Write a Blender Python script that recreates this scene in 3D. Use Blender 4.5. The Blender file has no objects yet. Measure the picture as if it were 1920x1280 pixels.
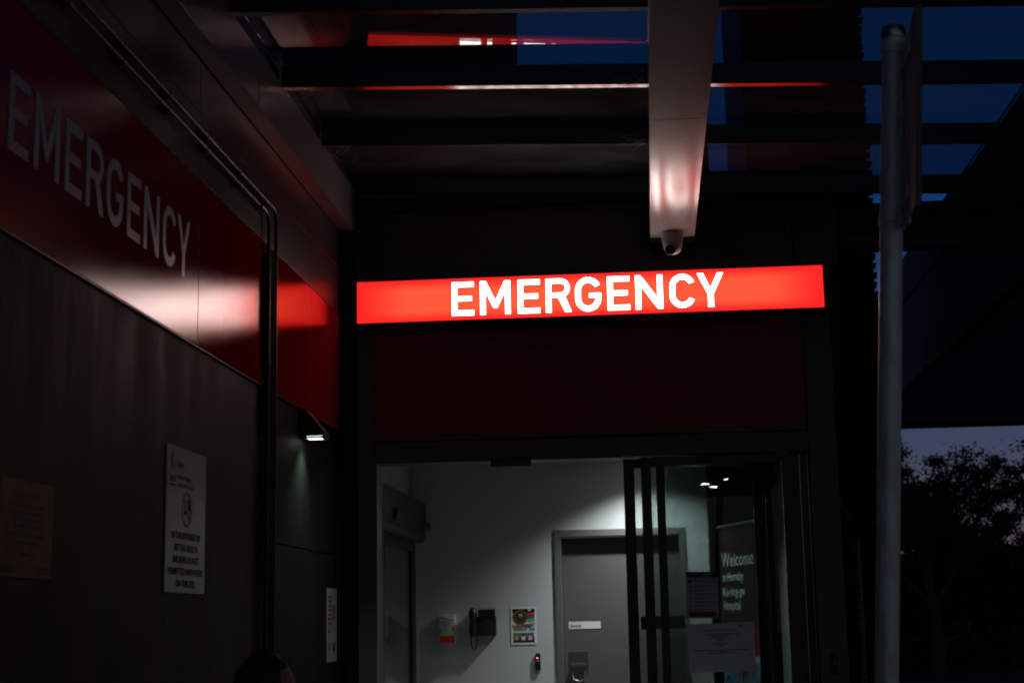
import bpy, bmesh, math, random
from mathutils import Vector, Matrix, Euler, noise
from mathutils.geometry import tessellate_polygon
R = math.radians
random.seed(7)
S = bpy.context.scene
COL = S.collection

# ------------------------------------------------------------------ camera
cam_d = bpy.data.cameras.new('camera')
cam = bpy.data.objects.new('camera', cam_d); COL.objects.link(cam); S.camera = cam
cam_d.sensor_width = 36.0
cam_d.lens = 55.31
cam_d.clip_start = 0.05; cam_d.clip_end = 3000
rows = ((0.9959654831, 0.0338571836, 0.0831050394),
        (0.0877671360, -0.1745369182, -0.9807312547),
        (-0.0186999007, 0.9840683692, -0.1768042941))
cam.matrix_world = Matrix.Translation((0, 0, 1.6)) @ Matrix(rows).to_4x4()
cam_d.dof.use_dof = True
cam_d.dof.focus_distance = 9.8
cam_d.dof.aperture_fstop = 5.0

# ------------------------------------------------------------------ world: dusk, sun already under the horizon
W = bpy.data.worlds.new('World'); S.world = W; W.use_nodes = True
wn = W.node_tree; wn.nodes.clear()
wo = wn.nodes.new('ShaderNodeOutputWorld'); bg = wn.nodes.new('ShaderNodeBackground')
sky = wn.nodes.new('ShaderNodeTexSky'); sky.sky_type = 'NISHITA'; sky.sun_disc = False
sky.sun_elevation = R(-3.0); sky.sun_rotation = R(10); sky.altitude = 100
sky.air_density = 1.0; sky.dust_density = 0.6; sky.ozone_density = 3.5
bg.inputs['Strength'].default_value = 1.0
# twilight bands by height above the horizon, warmer towards the sunset (+Y), laid over a little of the sky texture
geo = wn.nodes.new('ShaderNodeTexCoord'); sx = wn.nodes.new('ShaderNodeSeparateXYZ'); wn.links.new(geo.outputs['Generated'], sx.inputs[0])
def ramp(stops):
    r = wn.nodes.new('ShaderNodeValToRGB'); e = r.color_ramp.elements
    while len(e) < len(stops): e.new(.5)
    for el, (p, c) in zip(e, stops): el.position = p; el.color = (*c, 1)
    wn.links.new(sx.outputs['Z'], r.inputs[0]); return r
west = ramp([(0, (.16, .080, .058)), (.05, (.075, .062, .080)), (.115, (.038, .053, .105)), (.24, (.004, .034, .122)), (.5, (.002, .019, .074)), (1, (.003, .014, .055))])
east = ramp([(0, (.088, .092, .088)), (.12, (.088, .093, .092)), (.3, (.058, .066, .074)), (.6, (.016, .028, .058)), (1, (.003, .014, .050))])
az = wn.nodes.new('ShaderNodeMapRange'); az.inputs['From Min'].default_value = -.4; az.inputs['From Max'].default_value = .7
wn.links.new(sx.outputs['Y'], az.inputs[0])
mw = wn.nodes.new('ShaderNodeMix'); mw.data_type = 'RGBA'; wn.links.new(az.outputs[0], mw.inputs['Factor'])
wn.links.new(east.outputs[0], mw.inputs['A']); wn.links.new(west.outputs[0], mw.inputs['B'])
sk = wn.nodes.new('ShaderNodeVectorMath'); sk.operation = 'MULTIPLY_ADD'; sk.inputs[1].default_value = (.03, .03, .03)
wn.links.new(sky.outputs[0], sk.inputs[0]); wn.links.new(mw.outputs['Result'], sk.inputs[2])
wn.links.new(sk.outputs[0], bg.inputs[0]); wn.links.new(bg.outputs[0], wo.inputs[0])
S.view_settings.view_transform = 'Standard'; S.view_settings.look = 'None'
S.view_settings.exposure = 0.0; S.view_settings.gamma = 1.0
S.view_settings.use_curve_mapping = False
S.render.engine = 'CYCLES'
S.cycles.max_bounces = 8; S.cycles.glossy_bounces = 5; S.cycles.transparent_max_bounces = 16
S.cycles.sample_clamp_indirect = 4.0
S.cycles.use_denoising = True
S.cycles.pixel_filter_type = 'BLACKMAN_HARRIS'; S.cycles.filter_width = 1.9

# ------------------------------------------------------------------ materials
def mat(name, col, rough=0.5, metal=0.0, spec=0.5, var=0.0, vscale=6.0, rvar=0.0, bump=0.0, bscale=40.0,
        stretch=(1, 1, 1), emit=None, estr=0.0, coat=0.0, dirt=None, detail=6.0, bdist=0.01):
    m = bpy.data.materials.new(name); m.use_nodes = True
    nt = m.node_tree; b = nt.nodes['Principled BSDF']
    b.inputs['Base Color'].default_value = (*col, 1); b.inputs['Roughness'].default_value = rough
    b.inputs['Metallic'].default_value = metal; b.inputs['Specular IOR Level'].default_value = spec
    b.inputs['Coat Weight'].default_value = coat; b.inputs['Coat Roughness'].default_value = .150
    if emit:
        b.inputs['Emission Color'].default_value = (*emit, 1); b.inputs['Emission Strength'].default_value = estr
    if var or rvar or bump or dirt:
        tc = nt.nodes.new('ShaderNodeNewGeometry'); mp = nt.nodes.new('ShaderNodeMapping')
        mp.inputs['Scale'].default_value = stretch
        nt.links.new(tc.outputs['Position'], mp.inputs['Vector'])
        n = nt.nodes.new('ShaderNodeTexNoise'); n.inputs['Scale'].default_value = vscale
        n.inputs['Detail'].default_value = detail; n.inputs['Roughness'].default_value = 0.6
        nt.links.new(mp.outputs[0], n.inputs['Vector'])
        if var:
            r = nt.nodes.new('ShaderNodeMapRange'); r.inputs['From Min'].default_value = .3; r.inputs['From Max'].default_value = .7
            r.inputs['To Min'].default_value = 1 - var; r.inputs['To Max'].default_value = 1 + var
            nt.links.new(n.outputs[0], r.inputs[0])
            mx = nt.nodes.new('ShaderNodeVectorMath'); mx.operation = 'SCALE'
            mx.inputs[0].default_value = col; nt.links.new(r.outputs[0], mx.inputs['Scale'])
            nt.links.new(mx.outputs[0], b.inputs['Base Color'])
        if rvar:
            r2 = nt.nodes.new('ShaderNodeMapRange'); r2.inputs['From Min'].default_value = .3; r2.inputs['From Max'].default_value = .7
            r2.inputs['To Min'].default_value = rough - rvar; r2.inputs['To Max'].default_value = rough + rvar
            nt.links.new(n.outputs[0], r2.inputs[0]); nt.links.new(r2.outputs[0], b.inputs['Roughness'])
        if bump:
            n2 = nt.nodes.new('ShaderNodeTexNoise'); n2.inputs['Scale'].default_value = bscale; n2.inputs['Detail'].default_value = 3
            nt.links.new(mp.outputs[0], n2.inputs['Vector'])
            bp = nt.nodes.new('ShaderNodeBump'); bp.inputs['Strength'].default_value = bump; bp.inputs['Distance'].default_value = bdist
            nt.links.new(n2.outputs[0], bp.inputs['Height']); nt.links.new(bp.outputs[0], b.inputs['Normal'])
    return m

def glass(name, tint=(.8, .9, .92), dust=0.03, rough=0.0, f0=0.08, dustcol=(.6, .6, .6), dscale=3.0, haze=0.0):
    """thin sheet glass: see-through, Fresnel mirror, a film of dust"""
    m = bpy.data.materials.new(name); m.use_nodes = True
    nt = m.node_tree; nt.nodes.clear()
    o = nt.nodes.new('ShaderNodeOutputMaterial'); tr = nt.nodes.new('ShaderNodeBsdfTransparent'); tr.inputs[0].default_value = (*tint, 1)
    gl = nt.nodes.new('ShaderNodeBsdfGlossy'); gl.inputs['Roughness'].default_value = rough
    lw = nt.nodes.new('ShaderNodeLayerWeight'); lw.inputs['Blend'].default_value = .5
    pw = nt.nodes.new('ShaderNodeMath'); pw.operation = 'POWER'; pw.inputs[1].default_value = 5
    nt.links.new(lw.outputs['Facing'], pw.inputs[0])
    ma = nt.nodes.new('ShaderNodeMath'); ma.operation = 'MULTIPLY_ADD'; ma.inputs[1].default_value = 1 - f0; ma.inputs[2].default_value = f0
    nt.links.new(pw.outputs[0], ma.inputs[0])
    mx = nt.nodes.new('ShaderNodeMixShader'); nt.links.new(ma.outputs[0], mx.inputs[0])
    nt.links.new(tr.outputs[0], mx.inputs[1]); nt.links.new(gl.outputs[0], mx.inputs[2])
    last = mx
    if dust:
        df = nt.nodes.new('ShaderNodeBsdfDiffuse'); df.inputs[0].default_value = (*dustcol, 1)
        g = nt.nodes.new('ShaderNodeNewGeometry'); mp = nt.nodes.new('ShaderNodeMapping'); mp.inputs['Scale'].default_value = (.6, 2.2, 1)
        nt.links.new(g.outputs['Position'], mp.inputs[0])
        n = nt.nodes.new('ShaderNodeTexNoise'); n.inputs['Scale'].default_value = dscale; n.inputs['Detail'].default_value = 8; n.inputs['Roughness'].default_value = .7
        nt.links.new(mp.outputs[0], n.inputs['Vector'])
        r = nt.nodes.new('ShaderNodeMapRange'); r.inputs['From Min'].default_value = .4; r.inputs['From Max'].default_value = .75
        r.inputs['To Min'].default_value = dust * .6; r.inputs['To Max'].default_value = dust * 2.2
        nt.links.new(n.outputs[0], r.inputs[0])
        mx2 = nt.nodes.new('ShaderNodeMixShader'); nt.links.new(r.outputs[0], mx2.inputs[0])
        nt.links.new(mx.outputs[0], mx2.inputs[1]); nt.links.new(df.outputs[0], mx2.inputs[2]); last = mx2
    nt.links.new(last.outputs[0], o.inputs[0])
    return m

M = {}
def clad(name, col, rough):
    """coated aluminium composite panel: coloured base under a clear satin film"""
    m = bpy.data.materials.new(name); m.use_nodes = True; nt = m.node_tree; nt.nodes.clear()
    o = nt.nodes.new('ShaderNodeOutputMaterial'); df = nt.nodes.new('ShaderNodeBsdfDiffuse'); df.inputs[0].default_value = (*col, 1)
    gl = nt.nodes.new('ShaderNodeBsdfAnisotropic'); gl.distribution = 'BECKMANN'; gl.inputs['Color'].default_value = (.95, .93, .93, 1)
    lw = nt.nodes.new('ShaderNodeLayerWeight'); lw.inputs['Blend'].default_value = .5
    pw = nt.nodes.new('ShaderNodeMath'); pw.operation = 'POWER'; pw.inputs[1].default_value = 4.6; nt.links.new(lw.outputs['Facing'], pw.inputs[0])
    ma = nt.nodes.new('ShaderNodeMath'); ma.operation = 'MULTIPLY_ADD'; ma.inputs[1].default_value = .96; ma.inputs[2].default_value = .035; nt.links.new(pw.outputs[0], ma.inputs[0])
    g = nt.nodes.new('ShaderNodeNewGeometry'); n = nt.nodes.new('ShaderNodeTexNoise'); n.inputs['Scale'].default_value = 1.4; n.inputs['Detail'].default_value = 5
    nt.links.new(g.outputs['Position'], n.inputs['Vector'])
    r = nt.nodes.new('ShaderNodeMapRange'); r.inputs['From Min'].default_value = .3; r.inputs['From Max'].default_value = .7
    r.inputs['To Min'].default_value = rough * .93; r.inputs['To Max'].default_value = rough * 1.07
    nt.links.new(n.outputs[0], r.inputs[0]); nt.links.new(r.outputs[0], gl.inputs['Roughness'])
    mx = nt.nodes.new('ShaderNodeMixShader'); nt.links.new(ma.outputs[0], mx.inputs[0]); nt.links.new(df.outputs[0], mx.inputs[1]); nt.links.new(gl.outputs[0], mx.inputs[2])
    nt.links.new(mx.outputs[0], o.inputs[0]); return m
M['red_clad'] = clad('red_cladding', (.34, .005, .010), .195)
M['red_door_panel'] = mat('red_panel', (.36, .008, .014), .4, var=.08, vscale=2)
M['grey_clad'] = mat('grey_cladding', (.05, .044, .047), .34, spec=.3, var=.08, vscale=1.2, rvar=.04)
M['green_clad'] = mat('dark_green_grey_cladding', (.012, .0135, .011), .6, spec=.07, var=.10, vscale=1.3, rvar=.05)
M['cement'] = mat('mottled_cement_sheet', (.055, .046, .042), .62, spec=.12, var=.98, vscale=4.0, rvar=.14, stretch=(1, 1, .28), bump=.15, bscale=60)
M['letter_grey'] = mat('silver_lettering', (.30, .40, .50), .38, var=.04)
M['backing'] = mat('dark_backing', (.012, .012, .013), .7)
M['gutter'] = mat('grey_gutter_metal', (.16, .145, .15), .35, spec=.6, var=.06, vscale=2, rvar=.05, bump=.03, bscale=3)
M['beam'] = mat('silver_painted_beam', (.36, .33, .33), .20, spec=.6, var=.05, vscale=3, rvar=.03, bump=.045, bscale=1.0, stretch=(5, 14, 5), bdist=.004)
M['purlin'] = mat('grey_painted_steel', (.05, .045, .045), .17, spec=.6, var=.1, vscale=5, rvar=.03)
M['facade'] = mat('dark_bronze_cladding', (.115, .098, .086), .45, var=.08, vscale=2)
M['frame'] = mat('dark_aluminium', (.035, .032, .03), .4, spec=.5, var=.1, vscale=8)
M['jamb'] = mat('jamb_aluminium', (.14, .13, .12), .4)
M['black'] = mat('black_plastic', (.012, .012, .013), .35)
M['matt_black'] = mat('matt_black_cover', (.008, .008, .008), .9, spec=.03)
M['pipe'] = mat('painted_conduit', (.014, .012, .012), .4, spec=.4, var=.1, vscale=30)
M['galv'] = mat('galvanised_steel', (.74, .82, .84), .45, metal=.2, var=.28, vscale=28, rvar=.1, stretch=(1, 1, .35), bump=.1, bscale=70)
M['alu_plate'] = mat('sign_back_aluminium', (.80, .78, .76), .5, metal=.0, var=.08, vscale=10)
M['plate_edge'] = mat('sign_channel', (.12, .10, .11), .5)
M['white_plastic'] = mat('white_plastic', (.72, .72, .70), .35)
M['cam_body'] = mat('camera_body', (.32, .29, .29), .32)
M['lens'] = mat('lens_glass', (.004, .004, .005), .06, spec=.7)
M['sign_board'] = mat('white_sign_board', (.44, .44, .48), .35, var=.05, vscale=10)
M['gold_board'] = mat('weathered_gold_board', (.27, .145, .055), .6, spec=.1, var=.3, vscale=9, stretch=(1, 3, 1))
M['paper'] = mat('paper', (.80, .81, .84), .7, var=.02, vscale=10)
M['paper_lilac'] = mat('poster_paper', (.58, .56, .64), .6)
M['ink'] = mat('black_ink', (.015, .015, .02), .6)
M['ink_grey'] = mat('grey_ink', (.10, .10, .12), .6)
M['ink_blue'] = mat('navy_ink', (.012, .02, .085), .5)
M['ink_red'] = mat('red_ink', (.45, .02, .03), .5)
M['ink_dkred'] = mat('dark_red_ink', (.22, .012, .02), .5)
M['ink_white'] = mat('white_ink', (.75, .75, .75), .5)
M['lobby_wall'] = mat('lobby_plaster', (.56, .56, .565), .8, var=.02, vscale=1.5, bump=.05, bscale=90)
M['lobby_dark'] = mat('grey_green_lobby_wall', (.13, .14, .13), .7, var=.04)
M['ceiling'] = mat('lobby_ceiling', (.45, .46, .46), .85)
M['vinyl'] = mat('vinyl_floor', (.20, .21, .21), .35, var=.05)
M['door_grey'] = mat('warm_grey_door', (.105, .096, .09), .45, var=.04, vscale=3, bump=.03, bscale=120)
M['door_frame'] = mat('warm_grey_frame', (.14, .134, .126), .4)
M['steel'] = mat('brushed_steel', (.45, .43, .42), .28, metal=1.0)
M['operator'] = mat('anodised_grey', (.055, .06, .06), .4, metal=.3)
M['maroon'] = mat('maroon_banner', (.032, .009, .011), .7, spec=.1)
M['orange_red'] = mat('red_plastic', (.65, .035, .012), .3)
M['asphalt'] = mat('asphalt', (.05, .05, .052), .95, spec=.03, var=.25, vscale=8, bump=.5, bscale=90)
M['concrete'] = mat('concrete', (.24, .23, .22), .8, var=.2, vscale=3, bump=.3, bscale=50)
M['soffit'] = mat('soffit_sheet', (.70, .62, .56), .6, var=.06, vscale=.8)
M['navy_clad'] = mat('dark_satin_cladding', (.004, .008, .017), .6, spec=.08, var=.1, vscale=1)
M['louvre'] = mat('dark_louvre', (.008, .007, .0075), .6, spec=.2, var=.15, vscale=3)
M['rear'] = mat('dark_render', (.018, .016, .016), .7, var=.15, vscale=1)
M['leaf'] = mat('eucalypt_leaf', (.035, .045, .028), .9, spec=.08, var=.3, vscale=2)
M['leaf2'] = mat('dark_leaf', (.022, .034, .018), .95, spec=.05, var=.3, vscale=2)
M['bark'] = mat('bark', (.04, .034, .03), .9, var=.3, vscale=6, bump=.5, bscale=20)
M['skin'] = mat('skin', (.42, .22, .15), .5, var=.05, vscale=30)
M['hair'] = mat('dark_hair', (.022, .013, .009), .55, var=.3, vscale=60)
M['cloth'] = mat('dark_cloth', (.02, .022, .03), .85, bump=.3, bscale=80)
M['denim'] = mat('dark_trousers', (.015, .018, .03), .85)
M['tape_red'] = mat('red_reflective_tape', (.26, .015, .006), .35)
M['green'] = mat('green_print', (.03, .22, .05), .5)
M['sky_blue'] = mat('blue_print', (.08, .32, .60), .5)
M['tan'] = mat('tan_print', (.50, .30, .12), .5)
M['glass_roof'] = glass('canopy_glass', tint=(.63, .68, .73), dust=.055, f0=.05, dscale=2.2)
M['glass_door'] = glass('door_glass', tint=(.72, .76, .75), dust=.002, f0=.022)
M['glass_lobby'] = glass('lobby_glass', tint=(.86, .9, .88), dust=.005, f0=.06)
def emis(name, col, st):
    m = bpy.data.materials.new(name); m.use_nodes = True; nt = m.node_tree; nt.nodes.clear()
    o = nt.nodes.new('ShaderNodeOutputMaterial'); e = nt.nodes.new('ShaderNodeEmission')
    e.inputs[0].default_value = (*col, 1); e.inputs[1].default_value = st; nt.links.new(e.outputs[0], o.inputs[0]); return m
M['lit_white'] = emis('lit_letter_acrylic', (1.0, .94, .88), 9.2)
# lit red acrylic: the tubes inside stop short of both ends, so the box is a little weaker there
def lit_red():
    m = bpy.data.materials.new('lit_red_acrylic'); m.use_nodes = True; nt = m.node_tree; nt.nodes.clear()
    o = nt.nodes.new('ShaderNodeOutputMaterial'); e = nt.nodes.new('ShaderNodeEmission')
    tc = nt.nodes.new('ShaderNodeTexCoord'); sp = nt.nodes.new('ShaderNodeSeparateXYZ'); nt.links.new(tc.outputs['Generated'], sp.inputs[0])
    def edge(sock, w):
        a = nt.nodes.new('ShaderNodeMath'); a.operation = 'SUBTRACT'; a.inputs[1].default_value = .5; nt.links.new(sock, a.inputs[0])
        b = nt.nodes.new('ShaderNodeMath'); b.operation = 'ABSOLUTE'; nt.links.new(a.outputs[0], b.inputs[0])
        c = nt.nodes.new('ShaderNodeMapRange'); c.interpolation_type = 'SMOOTHSTEP'
        c.inputs['From Min'].default_value = .5; c.inputs['From Max'].default_value = .5 - w
        c.inputs['To Min'].default_value = 0; c.inputs['To Max'].default_value = 1; nt.links.new(b.outputs[0], c.inputs[0]); return c.outputs[0]
    ex = edge(sp.outputs['X'], .13); ez = edge(sp.outputs['Z'], .30)
    mu = nt.nodes.new('ShaderNodeMath'); mu.operation = 'MULTIPLY'; nt.links.new(ex, mu.inputs[0]); nt.links.new(ez, mu.inputs[1])
    cr = nt.nodes.new('ShaderNodeMix'); cr.data_type = 'RGBA'
    cr.inputs['A'].default_value = (1.35, .022, .02, 1); cr.inputs['B'].default_value = (2.2, .105, .045, 1)
    nt.links.new(mu.outputs[0], cr.inputs['Factor']); nt.links.new(cr.outputs['Result'], e.inputs[0])
    nt.links.new(e.outputs[0], o.inputs[0]); return m
M['lit_red'] = lit_red()
M['lit_lamp'] = emis('wall_lamp_diffuser', (.80, 1.0, .88), 9.0)
M['lit_down'] = emis('downlight_diffuser', (.95, 1.0, .95), 14.0)
M['lit_far'] = emis('soffit_downlight', (1.0, .96, .9), 75.0)
M['led_red'] = emis('red_led', (1.0, .05, .05), 12.0)

# ------------------------------------------------------------------ mesh helpers
def box(bm, x0, x1, y0, y1, z0, z1, bev=0.0):
    x0, x1 = sorted((x0, x1)); y0, y1 = sorted((y0, y1)); z0, z1 = sorted((z0, z1))
    g = bmesh.ops.create_cube(bm, size=1.0)
    for v in g['verts']:
        v.co = Vector(((v.co.x + .5) * (x1 - x0) + x0, (v.co.y + .5) * (y1 - y0) + y0, (v.co.z + .5) * (z1 - z0) + z0))
    if bev > 0:
        es = list({e for v in g['verts'] for e in v.link_edges})
        bmesh.ops.bevel(bm, geom=es, offset=bev, segments=2, affect='EDGES', profile=.7)
    return bm
def tube(bm, p0, p1, r0, r1=None, seg=14, cap=True):
    p0, p1 = Vector(p0), Vector(p1); r1 = r0 if r1 is None else r1
    d = p1 - p0; L = d.length; q = Vector((0, 0, 1)).rotation_difference(d)
    mt = Matrix.Translation((p0 + p1) / 2) @ q.to_matrix().to_4x4()
    bmesh.ops.create_cone(bm, cap_ends=cap, segments=seg, radius1=r0, radius2=r1, depth=L, matrix=mt); return bm
def path_tube(bm, pts, r, seg=10):
    pts = [Vector(p) for p in pts]; rings = []
    up = None
    for i, p in enumerate(pts):
        t = (pts[min(i + 1, len(pts) - 1)] - pts[max(i - 1, 0)]).normalized()
        if up is None: up = t.orthogonal().normalized()
        a = (up - t * up.dot(t)).normalized(); up = a; b = t.cross(a)
        rr = r[i] if isinstance(r, (list, tuple)) else r
        rings.append([bm.verts.new(p + (a * math.cos(2 * math.pi * k / seg) + b * math.sin(2 * math.pi * k / seg)) * rr) for k in range(seg)])
    for i in range(len(rings) - 1):
        for k in range(seg):
            bm.faces.new((rings[i][k], rings[i][(k + 1) % seg], rings[i + 1][(k + 1) % seg], rings[i + 1][k]))
    bm.faces.new(rings[0][::-1]); bm.faces.new(rings[-1]); return bm
def lathe(bm, c, prof, seg=24, axis=(0, 0, 1)):
    """prof: list of (radius, height along axis) from c"""
    q = Vector((0, 0, 1)).rotation_difference(Vector(axis)); c = Vector(c); rings = []
    for r, h in prof:
        rings.append([bm.verts.new(c + q @ Vector((r * math.cos(2 * math.pi * k / seg), r * math.sin(2 * math.pi * k / seg), h))) for k in range(seg)])
    for i in range(len(rings) - 1):
        for k in range(seg):
            bm.faces.new((rings[i][k], rings[i][(k + 1) % seg], rings[i + 1][(k + 1) % seg], rings[i + 1][k]))
    bm.faces.new(rings[0][::-1]); bm.faces.new(rings[-1]); return bm
def nb(): return bmesh.new()
def obj(name, bm, m, parent=None, smooth=False):
    bmesh.ops.recalc_face_normals(bm, faces=bm.faces)
    me = bpy.data.meshes.new(name)
    if parent is not None:
        bm.transform(parent.matrix_world.inverted())
    bm.to_mesh(me); bm.free(); me.materials.append(m)
    if smooth:
        me.polygons.foreach_set('use_smooth', [True] * len(me.polygons))
        me.set_sharp_from_angle(angle=R(40)) if hasattr(me, 'set_sharp_from_angle') else None
    o = bpy.data.objects.new(name, me); COL.objects.link(o)
    if parent is not None: o.parent = parent
    return o
def B(name, m, parent, x0, x1, y0, y1, z0, z1, bev=0.0):
    return obj(name, box(nb(), x0, x1, y0, y1, z0, z1, bev), m, parent)
def thing(name, label, cat, loc=(0, 0, 0), rz=0.0, group=None):
    o = bpy.data.objects.new(name, None); COL.objects.link(o)
    o.location = loc; o.rotation_euler = (0, 0, rz); o.empty_display_size = .1
    o.matrix_world = Matrix.Translation(loc) @ Matrix.Rotation(rz, 4, 'Z')
    return tag(o, label, cat, group)
def tag(o, label, cat, group=None):
    o['label'] = label; o['category'] = cat
    if group: o['group'] = group
    return o
def struct(o): o['kind'] = 'structure'; return o
def sub(name, bm, m, parent, smooth=False):
    """a piece given in world coordinates, parented to a mesh part"""
    return obj(name, bm, m, parent, smooth)

# flat frames for signs: columns = right, up, out
def frame_of(origin, right, up):
    r = Vector(right).normalized(); u = Vector(up).normalized(); n = r.cross(u)
    m = Matrix((r, u, n)).transposed().to_4x4(); m.translation = Vector(origin); return m
FRONT = lambda x, y, z: frame_of((x, y, z), (1, 0, 0), (0, 0, 1))          # faces the street (-Y)
SIDE = lambda x, y, z: frame_of((x, y, z), (0, 1, 0), (0, 0, 1))           # on the left wall, faces +X
def slab(name, F, u0, u1, v0, v1, n0, n1, m, parent, bev=0.0):
    bm = box(nb(), u0, u1, v0, v1, n0, n1, bev); bm.transform(F); return obj(name, bm, m, parent)
def poly_prism(bm, contours, F, n0, n1):
    """filled outline (outer first, then holes), n0..n1 thick"""
    vecs = [[Vector((x, y, 0)) for x, y in c] for c in contours]
    tris = tessellate_polygon(vecs); flat = [p for c in vecs for p in c]
    lo = [bm.verts.new(F @ Vector((p.x, p.y, n0))) for p in flat]
    hi = [bm.verts.new(F @ Vector((p.x, p.y, n1))) for p in flat]
    for t in tris:
        try: bm.faces.new([hi[i] for i in t]); bm.faces.new([lo[i] for i in reversed(t)])
        except ValueError: pass
    k = 0
    for c in contours:
        n = len(c)
        for i in range(n):
            a, b = k + i, k + (i + 1) % n
            try: bm.faces.new((lo[a], lo[b], hi[b], hi[a]))
            except ValueError: pass
        k += n
    return bm
def arc(cx, cy, r, a0, a1, n=14, ry=None):
    ry = r if ry is None else ry
    return [(cx + r * math.cos(R(a0 + (a1 - a0) * i / n)), cy + ry * math.sin(R(a0 + (a1 - a0) * i / n))) for i in range(n + 1)]
T = .175
GL = {
 'E': (.66, [[(0, 0), (0, 1), (.66, 1), (.66, 1 - T * .95), (T, 1 - T * .95), (T, .585), (.60, .585), (.60, .425), (T, .425), (T, T * .95), (.66, T * .95), (.66, 0)]]),
 'M': (.90, [[(0, 0), (0, 1), (.18, 1), (.45, .44), (.72, 1), (.90, 1), (.90, 0), (.73, 0), (.73, .66), (.51, .20), (.39, .20), (.17, .66), (.17, 0)]]),
 'R': (.74, [[(0, 0), (0, 1)] + arc(.43, .715, .285, 90, -60) + [(.76, 0), (.56, 0), (.355, .43), (T, .43), (T, 0)],
             [(T, .845)] + arc(.43, .715, .13, 90, -90) + [(T, .585)]]),
 'G': (.76, [arc(.38, .625, .38, 22, 180) + arc(.38, .375, .38, 180, 360) + [(.76, .54), (.40, .54), (.40, .39), (.585, .39)] + arc(.38, .375, .205, 0, -180) + arc(.38, .625, .205, 180, 22)]),
 'N': (.80, [[(0, 0), (0, 1), (.165, 1), (.63, .34), (.63, 1), (.80, 1), (.80, 0), (.64, 0), (.17, .67), (.17, 0)]]),
 'C': (.75, [arc(.375, .625, .375, 20, 180) + arc(.375, .375, .375, 180, 340) + arc(.375, .375, .20, 340, 180) + arc(.375, .625, .20, 180, 20)]),
 'Y': (.78, [[(0, 1), (.19, 1), (.39, .57), (.59, 1), (.78, 1), (.4775, .38), (.4775, 0), (.3025, 0), (.3025, .38)]]),
}
def inset(c, d):
    """move an outline inwards by d (holes: negative d)"""
    c = [p for k, p in enumerate(c) if (Vector(p) - Vector(c[k - 1])).length > 1e-5]
    A = sum(c[k - 1][0] * c[k][1] - c[k][0] * c[k - 1][1] for k in range(len(c))); sg = 1 if A > 0 else -1
    out = []
    for k in range(len(c)):
        p0, p1, p2 = Vector(c[k - 1]), Vector(c[k]), Vector(c[(k + 1) % len(c)])
        e0, e1 = (p1 - p0).normalized(), (p2 - p1).normalized()
        n0, n1 = Vector((-e0.y, e0.x)) * sg, Vector((-e1.y, e1.x)) * sg
        b = (n0 + n1); b = b / max(b.length_squared / 2, .35)
        out.append(tuple(p1 + b * d))
    return out
def word(F, text, cap, xs, gaps, m, parent, n0, n1):
    x = 0
    for i, ch in enumerate(text):
        w, cs = GL[ch]; cs = [inset(c, .013 if q == 0 else -.013) for q, c in enumerate(cs)]
        bm = poly_prism(nb(), [[((x + px) * cap * xs, py * cap) for px, py in c] for c in cs], F, n0, n1)
        obj('letter', bm, m, parent)
        x += w + (gaps[i] if i < len(gaps) else 0)
def text(name, s, F, u, v, size, m, parent, xs=1.0, align='LEFT', n=0.0012, bold=0.0, spacing=1.0, fit=None):
    c = bpy.data.curves.new('t', 'FONT'); c.body = s; c.size = size; c.align_x = align; c.align_y = 'BOTTOM_BASELINE'
    c.resolution_u = 3; c.offset = bold; c.space_character = spacing; c.extrude = .0003
    o = bpy.data.objects.new('t', c); COL.objects.link(o)
    dg = bpy.context.evaluated_depsgraph_get(); me = bpy.data.meshes.new_from_object(o.evaluated_get(dg))
    bpy.data.objects.remove(o); bpy.data.curves.remove(c)
    bm = nb(); bm.from_mesh(me); bpy.data.meshes.remove(me)
    if fit:
        w_ = [q.co.x for q in bm.verts]; xs = fit / (max(w_) - min(w_))
    bm.transform(F @ Matrix.Translation((u, v, n)) @ Matrix.Diagonal((xs, 1, 1, 1)))
    bmesh.ops.remove_doubles(bm, verts=bm.verts, dist=1e-6)
    return obj(name, bm, m, parent)
def lines(name, F, rows, m, parent, n0=.0008, n1=.0014):
    """rows of print too small to read: (u0,u1,v,h) with word gaps"""
    bm = nb()
    for u0, u1, v, h in rows:
        u = u0
        while u < u1 - h * .5:
            L = min(random.uniform(2.0, 7.0) * h, u1 - u); box(bm, u, u + L, v, v + h, n0, n1); u += L + h * .55
    bm.transform(F); o = obj(name, bm, m, parent); o['kind'] = 'stuff'; return o
def disc(name, F, u, v, r, m, parent, n0=.0008, n1=.0015, rin=0.0, seg=28, ry=None):
    ry = r if ry is None else ry
    cs = [[(u + r * math.cos(2 * math.pi * k / seg), v + ry * math.sin(2 * math.pi * k / seg)) for k in range(seg)]]
    if rin: cs.append([(u + rin * math.cos(2 * math.pi * k / seg), v + rin * ry / r * math.sin(2 * math.pi * k / seg)) for k in range(seg)])
    return obj(name, poly_prism(nb(), cs, F, n0, n1), m, parent)
def pol(name, F, pts, m, parent, n0=.0008, n1=.0015):
    return obj(name, poly_prism(nb(), [pts], F, n0, n1), m, parent)

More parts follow.
